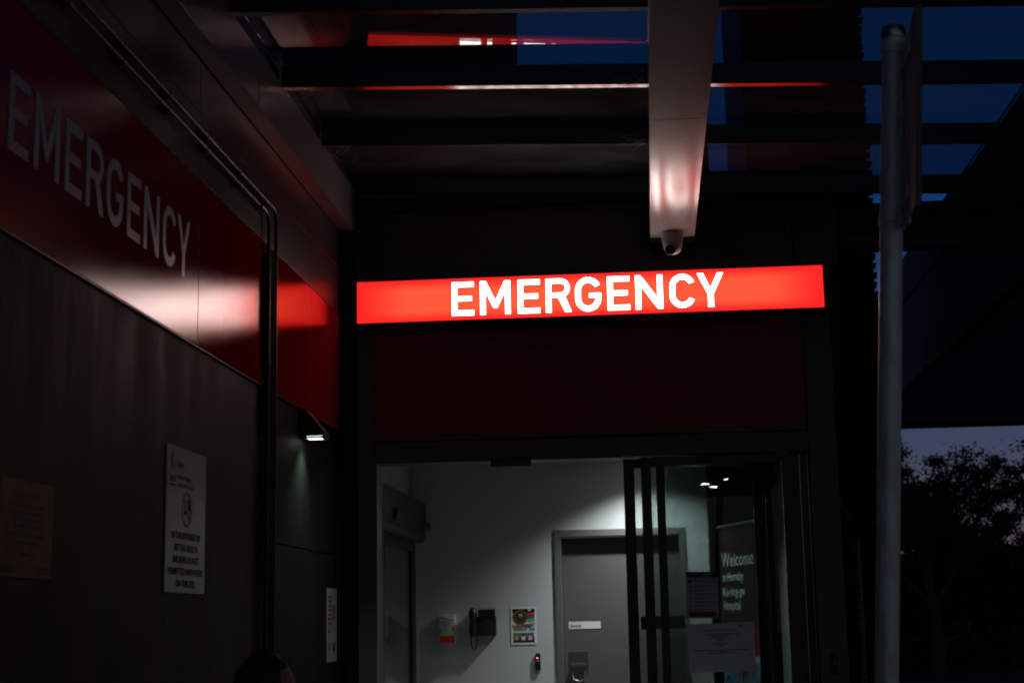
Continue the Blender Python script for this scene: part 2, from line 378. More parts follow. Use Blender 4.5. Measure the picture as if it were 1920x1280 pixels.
# ================================================================== SETTING
struct(B('ground', M['asphalt'], None, -300, 300, -200, 400, -1.0, -.12))
struct(B('pavement', M['concrete'], None, -1.9, 2.6, -4, 9.7, -.11, 0.0))
struct(B('kerb', M['concrete'], None, 2.602, 2.75, -4, 9.7, -.11, .006, .012))
struct(B('lobby_floor', M['vinyl'], None, -4.2, 1.15, 9.72, 14.2, -.1, .004))
struct(B('lobby_ceiling', M['ceiling'], None, -4.2, 1.15, 10.002, 14.2, 2.96, 3.06))
struct(B('lobby_back_wall', M['lobby_wall'], None, -1.98, -.76, 13.0, 13.12, 0, 2.958))
struct(B('lobby_back_wall', M['lobby_wall'], None, -.76, .27, 13.0, 13.12, 2.34, 2.958))
struct(B('lobby_back_wall', M['lobby_wall'], None, .27, .475, 13.0, 13.12, 0, 2.958))
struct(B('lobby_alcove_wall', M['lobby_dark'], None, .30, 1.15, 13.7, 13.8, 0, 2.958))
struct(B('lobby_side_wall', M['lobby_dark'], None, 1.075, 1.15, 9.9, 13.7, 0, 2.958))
struct(B('lobby_left_wall', M['lobby_wall'], None, -2.10, -1.985, 10.012, 13.0, 2.46, 2.958))
struct(B('side_room_wall', M['lobby_wall'], None, -4.2, -4.1, 9.9, 14.2, 0, 2.958))
struct(B('side_room_wall', M['lobby_wall'], None, -4.1, -1.99, 13.3, 13.4, 0, 2.958))
struct(B('side_room_wall', M['lobby_wall'], None, -4.1, -1.99, 9.9, 10.0, 0, 2.958))

# ================================================================== LEFT WING WALL
wall = thing('clad_wall', 'long dark clad side wall with a red band lettered EMERGENCY, left of the entrance', 'wall', (-1.9, 2, 0))
B('backing', M['backing'], wall, -2.3, -1.915, -6, 9.46, 0, 5.2)
ys = [-4.67, -2.46, -.25, 1.97, 4.18, 6.40, 8.62, 9.455]
g = .0025
red_panels = []
for a, b in zip(ys[:-1], ys[1:]):
    p = B('red_panel', M['red_clad'], wall, -1.91, -1.875, a + g, b - g, 2.782, 3.508, .002)
    red_panels.append(p)
F = SIDE(-1.875, 4.378, 3.026)
word(F, 'EMERGENCY', .252, .948, [.17, .20, .155, .115, .17, .15, .18, .04], M['letter_grey'], wall, .0005, .003)
for a, b in zip(ys[:-1], ys[1:]):
    B('grey_panel', M['grey_clad'], wall, -1.91, -1.877, a + g, b - g, 3.514, 3.80, .002)
    B('grey_panel', M['grey_clad'], wall, -1.91, -1.880, a + g, b - g, 3.806, 4.60, .002)
B('ledge_glow', M['red_clad'], wall, -1.879, -1.8755, 7.76, 9.455, 3.797, 3.809)  # red colour paints the lit sign's glow along the panel joint
yl = [-5.8, -3.1, -.4, 2.3, 5.0, 7.66]
B('cement_sheet', M['cement'], wall, -1.91, -1.889, -5.8, 7.66 - g, .02, 2.776, .002)
B('dark_panel', M['green_clad'], wall, -1.91, -1.889, 7.665, 9.455, 2.03, 2.776, .002)
B('dark_panel', M['green_clad'], wall, -1.91, -1.889, 7.665, 9.455, .02, 2.022, .002)
B('drip_edge', M['frame'], wall, -1.91, -1.8765, -5.8, 9.455, 2.7765, 2.7815)

# conduits
cd = thing('conduit', 'pair of thin dark conduits running along the side wall and turning down it', 'pipe', (-1.82, 7.4, 0))
def elbow(y_end, x, z, zb, r, y0=-4):
    pts = [(x, y0, z), (x, y_end - .06, z)] + [(x, y_end - .06 + .06 * math.sin(R(a)), z - .06 + .06 * math.cos(R(a))) for a in (15, 30, 45, 60, 75, 90)] + [(x, y_end, zb)]
    return path_tube(nb(), pts, r, 12)
c1 = obj('conduit_run', elbow(7.54, -1.852, 3.645, .05, .0095), M['pipe'], cd, True)
c2 = obj('conduit_run', elbow(7.69, -1.852, 3.705, .05, .0095), M['pipe'], cd, True)
for y in (3.7, 4.23, 4.77, 5.32, 5.87, 6.42, 6.97):
    for z in (3.645, 3.705):
        bm = nb(); tube(bm, (-1.852, y - .010, z), (-1.852, y + .010, z),   .0125, seg=14); box(bm, -1.8765, -1.855, y - .010, y + .010, z - .018, z + .018)
        obj('saddle_clip', bm, M['black'], cd, True)
for z in (.7, 1.4, 2.1, 2.9, 3.35):
    for y in (7.54, 7.69):
        bm = nb(); tube(bm, (-1.852, y, z - .010), (-1.852, y, z + .010),   .0125, seg=14); box(bm, -1.888, -1.855, y - .018, y + .018, z - .010, z + .010)
        obj('saddle_clip', bm, M['black'], cd, True)
B('cable_cover', M['matt_black'], cd, -1.870, -1.846, 7.558, 7.674, .05, 3.46, .004)
bm = nb(); tube(bm, (-1.852, 7.35, 3.645), (-1.852, 7.44, 3.645), .0165); obj('coupling', bm, M['pipe'], cd, True)

# wall lamp
wl = thing('wall_lamp', 'small wedge shaped wall lamp shining down the dark panel below the red band', 'lamp', (-1.885, 8.49, 2.6))
bm = nb()
y0, y1 = 8.42, 8.56
prof = [(-1.888, 2.775), (-1.868, 2.79), (-1.850, 2.775), (-1.752, 2.655), (-1.749, 2.632), (-1.888, 2.632)]
lo = [bm.verts.new((x, y0, z)) for x, z in prof]; hi = [bm.verts.new((x, y1, z)) for x, z in prof]
bm.faces.new(lo); bm.faces.new(hi[::-1])
for i in range(len(prof)):
    j = (i + 1) % len(prof)
    if i == 4: continue
    bm.faces.new((lo[i], hi[i], hi[j], lo[j]))
obj('housing', bm, M['frame'], wl)
bm = nb()
for a in ((-1.888, -1.749, y0, y0 + .018), (-1.888, -1.749, y1 - .03, y1), (-1.888, -1.855, y0 + .018, y1 - .03), (-1.772, -1.749, y0 + .018, y1 - .03)):
    box(bm, a[0], a[1], a[2], a[3], 2.622, 2.6315)
obj('rim', bm, M['frame'], wl)
B('diffuser', M['lit_lamp'], wl, -1.853, -1.774, y0 + .02, y1 - .032, 2.626, 2.640)
ld = bpy.data.lights.new('wall_lamp_light', 'AREA'); ld.shape = 'RECTANGLE'; ld.size = .07; ld.size_y = .09; ld.energy = 2.6; ld.color = (.80, 1, .84); ld.spread = R(110)
lo_ = bpy.data.objects.new('wall_lamp_light', ld); COL.objects.link(lo_); lo_.location = Vector((-1.815, 8.48, 2.62)) - wl.location; lo_.rotation_euler = (0, R(-12), 0); lo_.parent = wl

# no smoking sign
ns = thing('no_smoking_sign', 'white board reading IN THE INTEREST OF BETTER HEALTH SMOKING IS NOT PERMITTED on side wall', 'sign', (-1.889, 6.04, 1.75))
F = SIDE(-1.8885, 6.035, 1.75)
slab('board', F, 0, .55, 0, .58, .001, .006, M['sign_board'], ns, .001)
F2 = F @ Matrix.Translation((0, 0, .006))
cx = .275
# red waratah style flower emblem with the agency wording
bm = nb()
for a in range(-60, 241, 30):
    q = (.075 + .026 * math.cos(R(a)), .52 + .028 * math.sin(R(a)))
    poly_prism(bm, [[(.075 + .006 * math.cos(R(a + 90)), .515 + .006 * math.sin(R(a + 90))), (q[0] + .006 * math.cos(R(a + 90)), q[1] + .006 * math.sin(R(a + 90))), (q[0] + .008 * math.cos(R(a)), q[1] + .008 * math.sin(R(a))), (q[0] - .006 * math.cos(R(a + 90)), q[1] - .006 * math.sin(R(a + 90))), (.075 - .006 * math.cos(R(a + 90)), .515 - .006 * math.sin(R(a + 90)))]], F2, .0006 + abs(a) * 2e-6, .0012 + abs(a) * 2e-6)
obj('emblem', bm, M['ink_dkred'], ns)
disc('emblem_centre', F2, .075, .522, .017, M['ink_red'], ns, .0014, .0022)
text('wording', 'NSW', F2, .034, .435, .038, M['ink_blue'], ns, .95, bold=.0012)
text('wording', 'GOVERNMENT', F2, .034, .418, .013, M['ink_blue'], ns, .9)
text('wording', 'Health', F2, .135, .500, .034, M['ink_blue'], ns, 1.0, bold=.0006)
text('wording', 'Northern Sydney', F2, .135, .452, .027, M['ink_blue'], ns, 1.0)
text('wording', 'Local Health District', F2, .135, .420, .027, M['ink_blue'], ns, 1.0)
disc('prohibition_ring', F2, cx, .335, .072, M['ink_red'], ns, .0008, .0014, rin=.060, seg=40)
a = R(-45); ca, sa = math.cos(a), math.sin(a)
pol('prohibition_bar', F2, [(cx + ca * u - sa * v, .335 + sa * u + ca * v) for u, v in ((-.063, -.006), (.063, -.006), (.063, .006), (-.063, .006))], M['ink_red'], ns, .0018, .0024)
pol('cigarette', F2, [(cx - .045, .316), (cx + .018, .316), (cx + .018, .329), (cx - .045, .329)], M['ink'], ns, .0006, .0012)
bm = nb()
for k in range(3):
    pts = [(cx + .022 + .010 * k + .007 * math.sin(t * 1.3 + k), .333 + t * .011, .0015) for t in range(5)]
    path_tube(bm, [F2 @ Vector(p) for p in pts], .0015, 6)
obj('smoke_curl', bm, M['ink_grey'], ns)
for k, s in enumerate(('IN THE INTEREST OF', 'BETTER HEALTH', 'SMOKING IS NOT', 'PERMITTED ANYWHERE', 'ON THIS SITE.')):
    text('wording', s, F2, cx, .213 - .0475 * k, .040, M['ink'], ns, 1, 'CENTER', bold=.0007, fit=(.40, .32, .36, .48, .27)[k])
# gold board
gb = thing('gold_notice_board', 'weathered gold notice board with illegible print, leftmost on the side wall', 'sign', (-1.889, 4.45, 1.77))
F = SIDE(-1.8885, 4.45, 1.765)
slab('board', F, 0, .41, 0, .292, .001, .006, M['gold_board'], gb, .001)
F2 = F @ Matrix.Translation((0, 0, .006))
lines('print', F2, [(.08, .32, .245, .011)] + [(.07 + .01 * k % 3, .33, .212 - .021 * k, .009) for k in range(4)] + [(.06, .34, .122, .010), (.13, .30, .100, .009), (.14, .27, .066, .010), (.02, .12, .028, .007), (.02, .10, .014, .007), (.29, .38, .028, .008), (.30, .39, .014, .007)], M['ink'], gb)
# paper notice by the recess
pn = thing('paper_notice', 'white paper notice with a red oval, taped on the dark panel by the entrance corner', 'notice', (-1.889, 9.16, 1.41))
F = SIDE(-1.8885, 9.16, 1.405)
slab('sheet', F, 0, .285, 0, .425, .0005, .0016, M['paper'], pn)
F2 = F @ Matrix.Translation((0, 0, .0016))
disc('red_oval', F2, .20, .285, .045, M['ink_red'], pn, rin=.034)
pol('red_mark', F2, [(.193, .26), (.207, .26), (.212, .31), (.188, .31)], M['ink_red'], pn)
lines('print', F2, [(.02, .14, .37 - .026 * k, .011) for k in range(7)] + [(.02, .10, .17, .01), (.02, .13, .10, .008), (.02, .13, .085, .008), (.02, .13, .07, .008)], M['ink_red'], pn)
B_ = slab('bar_print', F2, .17, .23, .06, .11, .0006, .0012, M['ink_blue'], pn)

# ================================================================== ENTRANCE FACADE
fa = thing('entrance_facade', 'dark bronze entrance front with a deep red panel above the glass doors', 'facade', (-.3, 9.7, 0))
B('pillar', M['facade'], fa, -1.80, -1.70, 9.70, 9.86, 0, 4.33, .004)
B('pillar', M['facade'], fa, .985, 1.155, 9.70, 9.86, 0, 3.755, .004)
B('header', M['facade'], fa, -1.698, .983, 9.70, 9.86, 2.61, 2.735, .004)
B('lintel_trim', M['facade'], fa, -1.698, .983, 9.692, 9.86, 2.738, 2.766, .003)
B('red_panel', M['red_door_panel'], fa, -1.698, .983, 9.715, 9.86, 2.769, 3.52, .002)
B('upper_panel', M['facade'], fa, -1.698, .948, 9.708, 9.86, 3.523, 4.218, .002)
B('upper_panel', M['facade'], fa, .953, 1.225, 9.708, 9.86, 3.76, 4.218, .002)
B('jamb', M['jamb'], fa, -1.6985, -1.685, 9.70, 9.90, 0, 2.606)
B('header_trim', M['jamb'], fa, -1.684, -.16, 9.705, 9.90, 2.601, 2.6085)
B('fascia_strip', M['facade'], fa, -1.80, 1.235, 9.66, 9.90, 4.222, 4.30, .003)
B('recess_panel', M['backing'], fa, -2.0, -1.802, 9.95, 10.0, 0, 4.3)
B('header_back', M['facade'], fa, -1.798, 1.15, 9.862, 10.0, 2.62, 3.09)
B('parapet', M['rear'], fa, -2.3, 1.235, 9.905, 10.6, 3.1, 4.36)
# door sensor
sn = thing('door_sensor', 'black sensor bar mounted in the middle of the door header', 'sensor', (-.84, 9.68, 2.56))
B('sensor_body', M['black'], sn, -.965, -.715, 9.655, 9.70, 2.558, 2.612, .008)
B('sensor_lens', M['lens'], sn, -.93, -.75, 9.648, 9.656, 2.566, 2.59, .002)
# glass door leaves
def leaf(label, x0, x1, y, zt, sl, sr, parts=True, strip=False):
    t = thing('sliding_door_leaf', label, 'glass door', ((x0 + x1) / 2, y, 0), 0, 'sliding glass door leaves of the entrance')
    B('stile', M['frame'], t, x0, x0 + sl, y, y + .045, .02, zt, .003)
    B('stile', M['frame'], t, x1 - sr, x1, y, y + .045, .02, zt, .003)
    B('top_rail', M['frame'], t, x0 + sl + .0005, x1 - sr - .0005, y + .001, y + .044, zt - .055, zt - .001)
    B('bottom_rail', M['frame'], t, x0 + sl + .0005, x1 - sr - .0005, y + .001, y + .044, .02, .12)
    B('pane', M['glass_door'], t, x0 + sl + .001, x1 - sr - .001, y + .018, y + .026, .121, zt - .0555)
    return t
leaf('fixed glass leaf nearest the street, with posters on it, right half of the entrance', .050, .885, 9.74, 2.604, .052, .065)
leaf('middle sliding glass leaf, showing as one dark stile behind the front leaf', -.043, .775, 9.80, 2.604, .062, .058)
leaf('rear sliding glass leaf whose stile bounds the open doorway on its right', -.152, .70, 9.86, 2.604, .068, .055)
wf = thing('door_end_frame', 'black framed narrow side light between the glass doors and right pillar', 'door frame', (.93, 9.76, 0))
B('post', M['black'], wf, .887, .983, 9.80, 9.86, .02, 2.606, .003)
B('bright_trim', M['steel'], wf, .930, .933, 9.793, 9.799, .02, 2.60)
B('bright_trim', M['steel'], wf, .978, .981, 9.793, 9.799, .02, 2.60)
bs = thing('doorbell', 'small black doorbell button plate low on the right entrance pillar', 'doorbell', (1.07, 9.69, 1.33))
B('plate', M['black'], bs, 1.047, 1.089, 9.682, 9.70, 1.276, 1.392, .008)
B('button', M['jamb'], bs, 1.060, 1.076, 9.676, 9.682, 1.325, 1.35, .003)

# posters on the front leaf
F = FRONT(.204, 9.7575, 1.618) @ Matrix.Rotation(R(-1.2), 4, 'Z')
p = thing('entry_conditions_poster', 'upright poster headed CONDITIONS OF ENTRY taped on the door glass', 'poster', (.30, 9.757, 1.62))
slab('sheet', F, 0, .195, 0, .278, .0, .0012, M['paper_lilac'], p)
F2 = F @ Matrix.Translation((0, 0, .0012))
slab('header_band', F2, 0.001, .194, .244, .277, .0004, .001, M['ink_blue'], p)
slab('footer_band', F2, .015, .182, .008, .040, .0004, .001, M['ink_dkred'], p)
disc('info_symbol', F2, .024, .219, .0125, M['ink_blue'], p)
text('wording', 'i', F2, .0215, .211, .022, M['ink_white'], p, n=.0018)
text('wording', 'CONDITIONS OF ENTRY', F2, .044, .212, .0175, M['ink_blue'], p, .78, bold=.0004)
lines('print', F2, [(.045, .18, .226 + .006, .003)] + [(.045, .18 - .02 * (k % 2), .192 - .0235 * k, .0035) for k in range(7)] + [(.045, .11, .186 - .0235 * k, .003) for k in range(7)], M['ink_grey'], p)
for k in range(7):
    disc('pictogram', F2, .027, .191 - .0235 * k, .0085, M['ink_dkred'] if k in (2, 6) else M['ink_blue'], p, rin=.006, seg=16)
lines('header_print', F2, [(.105, .17, .264, .004), (.105, .14, .255, .004), (.04, .07, .262, .003)], M['paper'], p, .0012, .0018)
F = FRONT(.208, 9.7575, 1.292) @ Matrix.Rotation(R(.9), 4, 'Z')
p = thing('letter_notice', 'wide white letter sheet with centred lines of small print on the door glass', 'notice', (.41, 9.757, 1.29))
slab('sheet', F, 0, .402, 0, .290, .0, .0012, M['paper'], p)
F2 = F @ Matrix.Translation((0, 0, .0012))
lines('print', F2, [(.10, .30, .247, .003), (.095, .305, .224, .0042), (.14, .255, .212, .0042), (.15, .25, .200, .0042), (.17, .23, .188, .0042), (.16, .25, .165, .0042), (.19, .22, .153, .0042), (.035, .365, .128, .0042), (.19, .22, .120, .0035), (.12, .28, .111, .0042)], M['ink'], p)
slab('red_logo_mark', F2, .316, .328, .264, .276, .0006, .0012, M['ink_dkred'], p)
text('wording', 'Health', F2, .332, .266, .012, M['ink_blue'], p)
for u, v in ((.005, .278), (.388, .278), (.006, .004), (.386, .004)):
    slab('tape', F2, u, u + .009, v, v + .008, .0002, .0012, M['paper_lilac'], p)
# blue arrow label on the rear leaf
F = FRONT(-.072, 9.873, 1.555)
p = thing('arrow_label', 'navy door label with a pale arrow pointing right, behind the door stiles', 'label', (.03, 9.87, 1.55))
slab('strip', F, 0, .27, 0, .078, .0, .0012, M['ink_blue'], p)
pol('arrow', F, [(.05, .018), (.17, .018), (.17, .006), (.215, .039), (.17, .072), (.17, .060), (.05, .060)], M['ink_grey'], p, .0016, .0022)

# ================================================================== LIT SIGN
YS = 9.5
ls = thing('emergency_sign', 'long glowing red lightbox sign with white letters EMERGENCY above the doors', 'sign', (-.33, YS, 3.44))
B('casing', M['frame'], ls, -1.79, 1.123, YS + .012, YS + .16, 3.440, 3.737, .004)
for a in ((-1.79, 1.123, 3.440, 3.4575), (-1.79, 1.123, 3.7195, 3.737), (-1.79, -1.770, 3.4575, 3.7195), (1.103, 1.123, 3.4575, 3.7195)):
    B('frame_bar', M['frame'], ls, a[0], a[1], YS - .012, YS + .0118, a[2], a[3], .002)
B('red_face', M['lit_red'], ls, -1.7695, 1.1025, YS, YS + .0115, 3.458, 3.719)
F = FRONT(-1.176, YS, 3.4835)
word(F, 'EMERGENCY', .2155, .988, [.17, .20, .155, .115, .17, .15, .18, .04], M['lit_white'], ls, .0008, .0025)
for x in (-1.4, -.33, .75):
    B('bracket', M['frame'], ls, x - .03, x + .03, YS + .16, 9.708, 3.56, 3.62)

# ================================================================== GLASS CANOPY
SL = -.040
def zpur(x): return 4.225 + SL * x
def zg(x): return 4.338 + SL * x
cn = thing('glass_canopy', 'glass roofed canopy on dark steel purlins above the entrance', 'canopy', (0, 7.5, 4))
def sloped(bm, x0, x1, y0, y1, b, h, f, bev=.002):
    """bar along X following the fall of the roof"""
    vs = []
    for x in (x0, x1):
        for y in (y0, y1):
            for z in (f(x) + b, f(x) + b + h): vs.append(bm.verts.new((x, y, z)))
    for q in ((0, 1, 3, 2), (4, 6, 7, 5), (0, 4, 5, 1), (2, 3, 7, 6), (0, 2, 6, 4), (1, 5, 7, 3)):
        bm.faces.new([vs[i] for i in q])
    if bev: bmesh.ops.bevel(bm, geom=list(bm.edges), offset=bev, segments=1, affect='EDGES')
    return bm
ypur = [3.49, 4.49, 5.49, 6.49, 7.49, 8.48, 9.50]
for y in ypur:
    obj('purlin', sloped(nb(), -1.783, 2.95, y, y + .05, 0, .105, zpur), M['purlin'], cn)
    obj('gasket', sloped(nb(), -1.783, 2.95, y + .012, y + .038, .1055, .0068, zpur, 0), M['black'], cn)
for y0, y1 in zip([2.6] + [v + .03 for v in ypur[:-1]], [v + .02 for v in ypur[:-1]] + [9.60]):
    for x0, x1 in ((-1.80, 1.98), (1.99, 2.95)):
        obj('glass_pane', sloped(nb(), x0, x1, y0, y1, -.005, .010, zg, .001), M['glass_roof'], cn)
# central box beam in lengths of folded sheet
for y0, y1 in ((2.6, 4.90), (4.904, 7.148), (7.152, 9.48)):
    B('beam_cover', M['beam'], cn, .064, .336, y0, y1, 3.925, 4.205, .004)
B('beam_end_plate', M['frame'], cn, .066, .334, 9.482, 9.70, 3.893, 4.19)
# gutter along the wing
for y0, y1 in ((-2.0, 2.6), (2.605, 7.035), (7.04, 9.56)):
    B('gutter_length', M['gutter'], cn, -1.874, -1.784, y0, y1, 4.045, 4.318, .003)
B('upstand', M['backing'], cn, -1.874, -1.80, -2.0, 9.56, 4.3185, 4.395)
B('gutter_end', M['frame'], cn, -1.874, -1.784, 9.562, 9.655, 4.045, 4.30)
# cobwebs in the corners of the purlins
for (x, y, s) in ((-1.77, 7.47, -1), (.05, 7.47, 1), (.05, 8.46, 1), (-1.77, 8.46, -1)):
    bm = nb(); rnd = random.Random(int(y * 100 + x * 10))
    for k in range(9):
        a = Vector((x, y - rnd.uniform(0, .05), 4.30 - rnd.uniform(0, .10))); b = Vector((x - s * rnd.uniform(.05, .22), y + rnd.uniform(-.05, .015), 4.22 - rnd.uniform(-.06, .04)))
        mid = (a + b) / 2 - Vector((0, 0, rnd.uniform(.01, .05)))
        path_tube(bm, [a, (a + mid) / 2 - Vector((0, 0, .005)), mid, (mid + b) / 2 - Vector((0, 0, .005)), b], .0006, 4)
    o = obj('cobweb', bm, M['paper'], None); tag(o, 'wispy cobweb strands in the canopy corner %s' % ('by the gutter, front one' if x < 0 and y < 8 else 'by the gutter, rear one' if x < 0 else 'on the left of the silver beam, front one' if y < 8 else 'on the left of the silver beam, rear one'), 'cobweb', 'cobwebs under the canopy')

# security camera
sc = thing('security_camera', 'white dome security camera hanging from the end of the silver beam', 'camera', (.20, 9.36, 3.925))
c = (.198, 9.36, 3.924)
obj('mount', lathe(nb(), c, [(.066, 0), (.068, -.012), (.063, -.058), (.064, -.062)], 32), M['cam_body'], sc, True)
obj('eye_housing', lathe(nb(), (c[0], c[1], c[2] - .0625), [(.060, 0), (.060, -.004), (.056, -.03), (.045, -.056), (.024, -.070), (.002, -.074)], 32), M['cam_body'], sc, True)
d = Vector((-.20, -.80, -.42)).normalized(); e = Vector((c[0] - .006, c[1], c[2] - .092))
bl = obj('lens_barrel', lathe(nb(), e - d * .01, [(.036, 0), (.036, .052), (.033, .056)], 28, d), M['cam_body'], sc, True)
obj('lens_cover', lathe(nb(), e + d * .046, [(.030, 0), (.030, .0115), (.024, .0135), (.002, .0145)], 28, d), M['lens'], sc, True)

# ================================================================== LOBBY CONTENTS
def downlight(x, y, energy, label):
    t = thing('ceiling_downlight', label, 'downlight', (x, y, 2.96), 0, 'downlights in the lobby ceiling')
    obj('ring', lathe(nb(), (x, y, 2.9595), [(.075, 0), (.075, -.006), (.06, -.010), (.058, -.003)], 28), M['white_plastic'], t, True)
    obj('diffuser', lathe(nb(), (x, y, 2.957), [(.055, 0), (.055, -.003)], 28), M['lit_down'], t)
    l = bpy.data.lights.new('downlight_lamp', 'SPOT'); l.energy = energy; l.spot_size = R(126); l.spot_blend = .75; l.shadow_soft_size = .045; l.color = (.90, 1.0, .98)
    o = bpy.data.objects.new('downlight_lamp', l); COL.objects.link(o); o.location = (0, 0, -.02); o.parent = t
downlight(.02, 12.52, 125, 'round ceiling downlight in the lobby close to the security door')
downlight(.02, 11.35, 46, 'round ceiling downlight in the middle of the lobby')
downlight(-3.0, 11.6, 9, 'round ceiling downlight in the room left of the lobby')

sd = thing('security_door', 'warm grey security door with a white name plate in the lobby back wall', 'door', (-.24, 13.05, 0))
for a in ((-.785, -.730, 0, 2.356), (.237, .292, 0, 2.356)):
    B('door_frame', M['door_frame'], sd, a[0], a[1], 12.985, 13.16, a[2], a[3], .003)
B('door_frame', M['door_frame'], sd, -.7295, .2365, 12.986, 13.16, 2.300, 2.355, .003)
B('door_leaf', M['door_grey'], sd, -.727, .234, 13.10, 13.145, .005, 2.294, .002)
F = FRONT(-.688, 13.0995, 1.555)
slab('name_plate', F, 0, .262, 0, .058, .0, .004, M['white_plastic'], sd, .001)
text('wording', 'Security', F, .010, .014, .036, M['ink'], sd, fit=.095, n=.0048, bold=.0008)
B('lock_plate', M['steel'], sd, -.690, -.535, 13.092, 13.0995, 1.205, 1.375, .003)
B('lever_shroud', M['steel'], sd, -.672, -.553, 13.05, 13.092, 1.25, 1.275, .008)
obj('pull_handle', path_tube(nb(), [(-.665, 13.09, 1.205), (-.665, 13.04, 1.19), (-.655, 13.03, 1.15), (-.612, 13.03, 1.135), (-.57, 13.03, 1.15), (-.56, 13.04, 1.19), (-.56, 13.09, 1.205)], .009, 10), M['steel'], sd, True)

# soap / sanitiser dispenser
dp = thing('sanitiser_dispenser', 'white hand sanitiser dispenser with an orange red push bar on lobby wall', 'dispenser', (-1.667, 13, 1.455))
F = FRONT(-1.733, 12.999, 1.455)
bm = nb(); g8 = [(.0, .0), (.132, .0), (.132, .235), (.0, .235)]
lo = [(.006, .07), (.126, .07), (.130, .228), (.002, .228)]
bm = box(nb(), .002, .130, .062, .236, 0, .105, .010)
for v in bm.verts:
    if v.co.y < .1 and v.co.z > .05: v.co.z -= .02
bm.transform(F); bo = obj('cover', bm, M['white_plastic'], dp, True)
slab('back_plate', F, .008, .124, .0, .0615, 0, .045, M['white_plastic'], dp, .004)
bm = box(nb(), .006, .122, .004, .060, .0455, .095, .012); bm.transform(F); obj('push_bar', bm, M['orange_red'], dp, True)
Fd = F @ Matrix.Translation((0, 0, .1055))
pol('wave_print', Fd, [(.004, .212), (.04, .212), (.08, .196), (.124, .188), (.124, .180), (.08, .187), (.04, .203), (.004, .204)], M['orange_red'], dp, -.001, .0006)
for k in range(4): disc('pictogram', Fd, .022 + .026 * k, .152, .0095, M['ink_grey'], dp, -.001, .0006, rin=.0075, seg=14)
for k in range(3): disc('pictogram', Fd, .035 + .026 * k, .126, .0095, M['ink_grey'], dp, -.001, .0006, rin=.0075, seg=14)
lines('print', Fd, [(.01, .115, .171, .004), (.045, .08, .105, .007), (.04, .085, .088, .003)], M['ink_grey'], dp, -.001, .0005)
pol('side_print', Fd, [(.105, .10), (.122, .10), (.126, .150), (.120, .155)], M['orange_red'], dp, -.001, .0004)
pol('side_print', Fd, [(.004, .10), (.012, .085), (.018, .085), (.008, .13)], M['ink_grey'], dp, -.001, .0004)

# wall phone
ph = thing('wall_phone', 'black desk style telephone mounted on the lobby wall', 'phone', (-1.37, 13, 1.5))
F = FRONT(-1.475, 12.999, 1.515) 
bm = box(nb(), .045, .205, .0, .155, .0, .06, .008)
for v in bm.verts:
    if v.co.z > .03: v.co.z += .03 * (1 - v.co.y / .155)
bm.transform(F); obj('base', bm, M['black'], ph, True)
Fs = F @ Matrix.Translation((0, .14, .045)) @ Matrix.Rotation(R(18), 4, 'X')
slab('screen_housing', Fs, .062, .200, .0, .078, 0, .03, M['black'], ph, .005)
slab('display', Fs, .068, .194, .012, .070, .0295, .0315, M['lens'], ph)
pol('faceplate', F @ Matrix.Translation((0, 0, .0705)), [(.062, .143), (.198, .143), (.165, .115), (.155, .104), (.115, .104), (.098, .115)], M['operator'], ph, -.006, .0)
disc('nav_ring', F @ Matrix.Translation((0, 0, .072)), .132, .128, .015, M['steel'], ph, -.002, .002, rin=.010)
for r_ in range(4):
    for k in range(3):
        slab('key', F @ Matrix.Translation((0, 0, .084 - .0045 * r_)), .105 + .024 * k, .122 + .024 * k, .018 + .02 * r_, .031 + .02 * r_, -.004, .003, M['frame'], ph, .001)
for k, u in enumerate((.075, .095, .165, .185)):
    slab('soft_key', F @ Matrix.Translation((0, 0, .071)), u, u + .010, .108, .115, -.004, .002, M['operator'], ph)
bm = nb()
pts = [F @ Vector(p) for p in ((.020, .002, .085), (.020, .03, .098), (.020, .075, .108), (.020, .13, .108), (.020, .185, .100), (.020, .212, .085))]
path_tube(bm, pts, [.026, .034, .027, .027, .034, .026], 14)
obj('handset', bm, M['black'], ph, True)
slab('cradle', F, .006, .044, .02, .20, .0, .075, M['black'], ph, .006)
cpts = [(.000, .03, .07), (-.004, -.01, .06), (.0, -.07, .04), (.008, -.10, .035), (.022, -.112, .035), (.036, -.10, .035), (.042, -.07, .035), (.042, -.02, .03), (.045, .01, .02)]
obj('cord', path_tube(nb(), [F @ Vector(p) for p in cpts], .0055, 8), M['black'], ph, True)

# colourful poster
ps = thing('colourful_poster', 'A4 poster with a dark round emblem and 13 YARN lettering on lobby wall', 'poster', (-1.05, 13, 1.44))
F = FRONT(-1.153, 12.999, 1.438)
slab('sheet', F, 0, .206, 0, .30, 0, .004, M['paper'], ps)
F2 = F @ Matrix.Translation((0, 0, .004))
slab('top_band', F2, .014, .196, .255, .287, .0003, .0009, M['maroon'], ps)
disc('round_print', F2, .076, .222, .062, M['ink'], ps, .001, .0016)
disc('round_border', F2, .076, .222, .058, M['ink_dkred'], ps, .0018, .0024, rin=.050)
disc('round_border', F2, .076, .222, .049, M['green'], ps, .0018, .0024, rin=.043)
disc('round_centre', F2, .080, .234, .017, M['tan'], ps, .0018, .0024)
for k, (m_, v) in enumerate((('ink_red', .243), ('ink_red', .226), ('green', .208), ('sky_blue', .185))):
    pol('colour_strip', F2, [(.128 + .01 * (k > 1), v - .002), (.194, v + .006), (.194, v + .020), (.128 + .01 * (k > 1), v + .012)], M[m_], ps, .0026, .003)
pol('yarn_band', F2, [(.014, .140), (.014, .165), (.035, .158), (.170, .172), (.196, .178), (.196, .152), (.170, .150), (.035, .134)], M['tan'], ps, .0026, .0032)
text('wording', '13 YARN', F2, .034, .140, .032, M['ink'], ps, 1.05, n=.0042, bold=.0006)
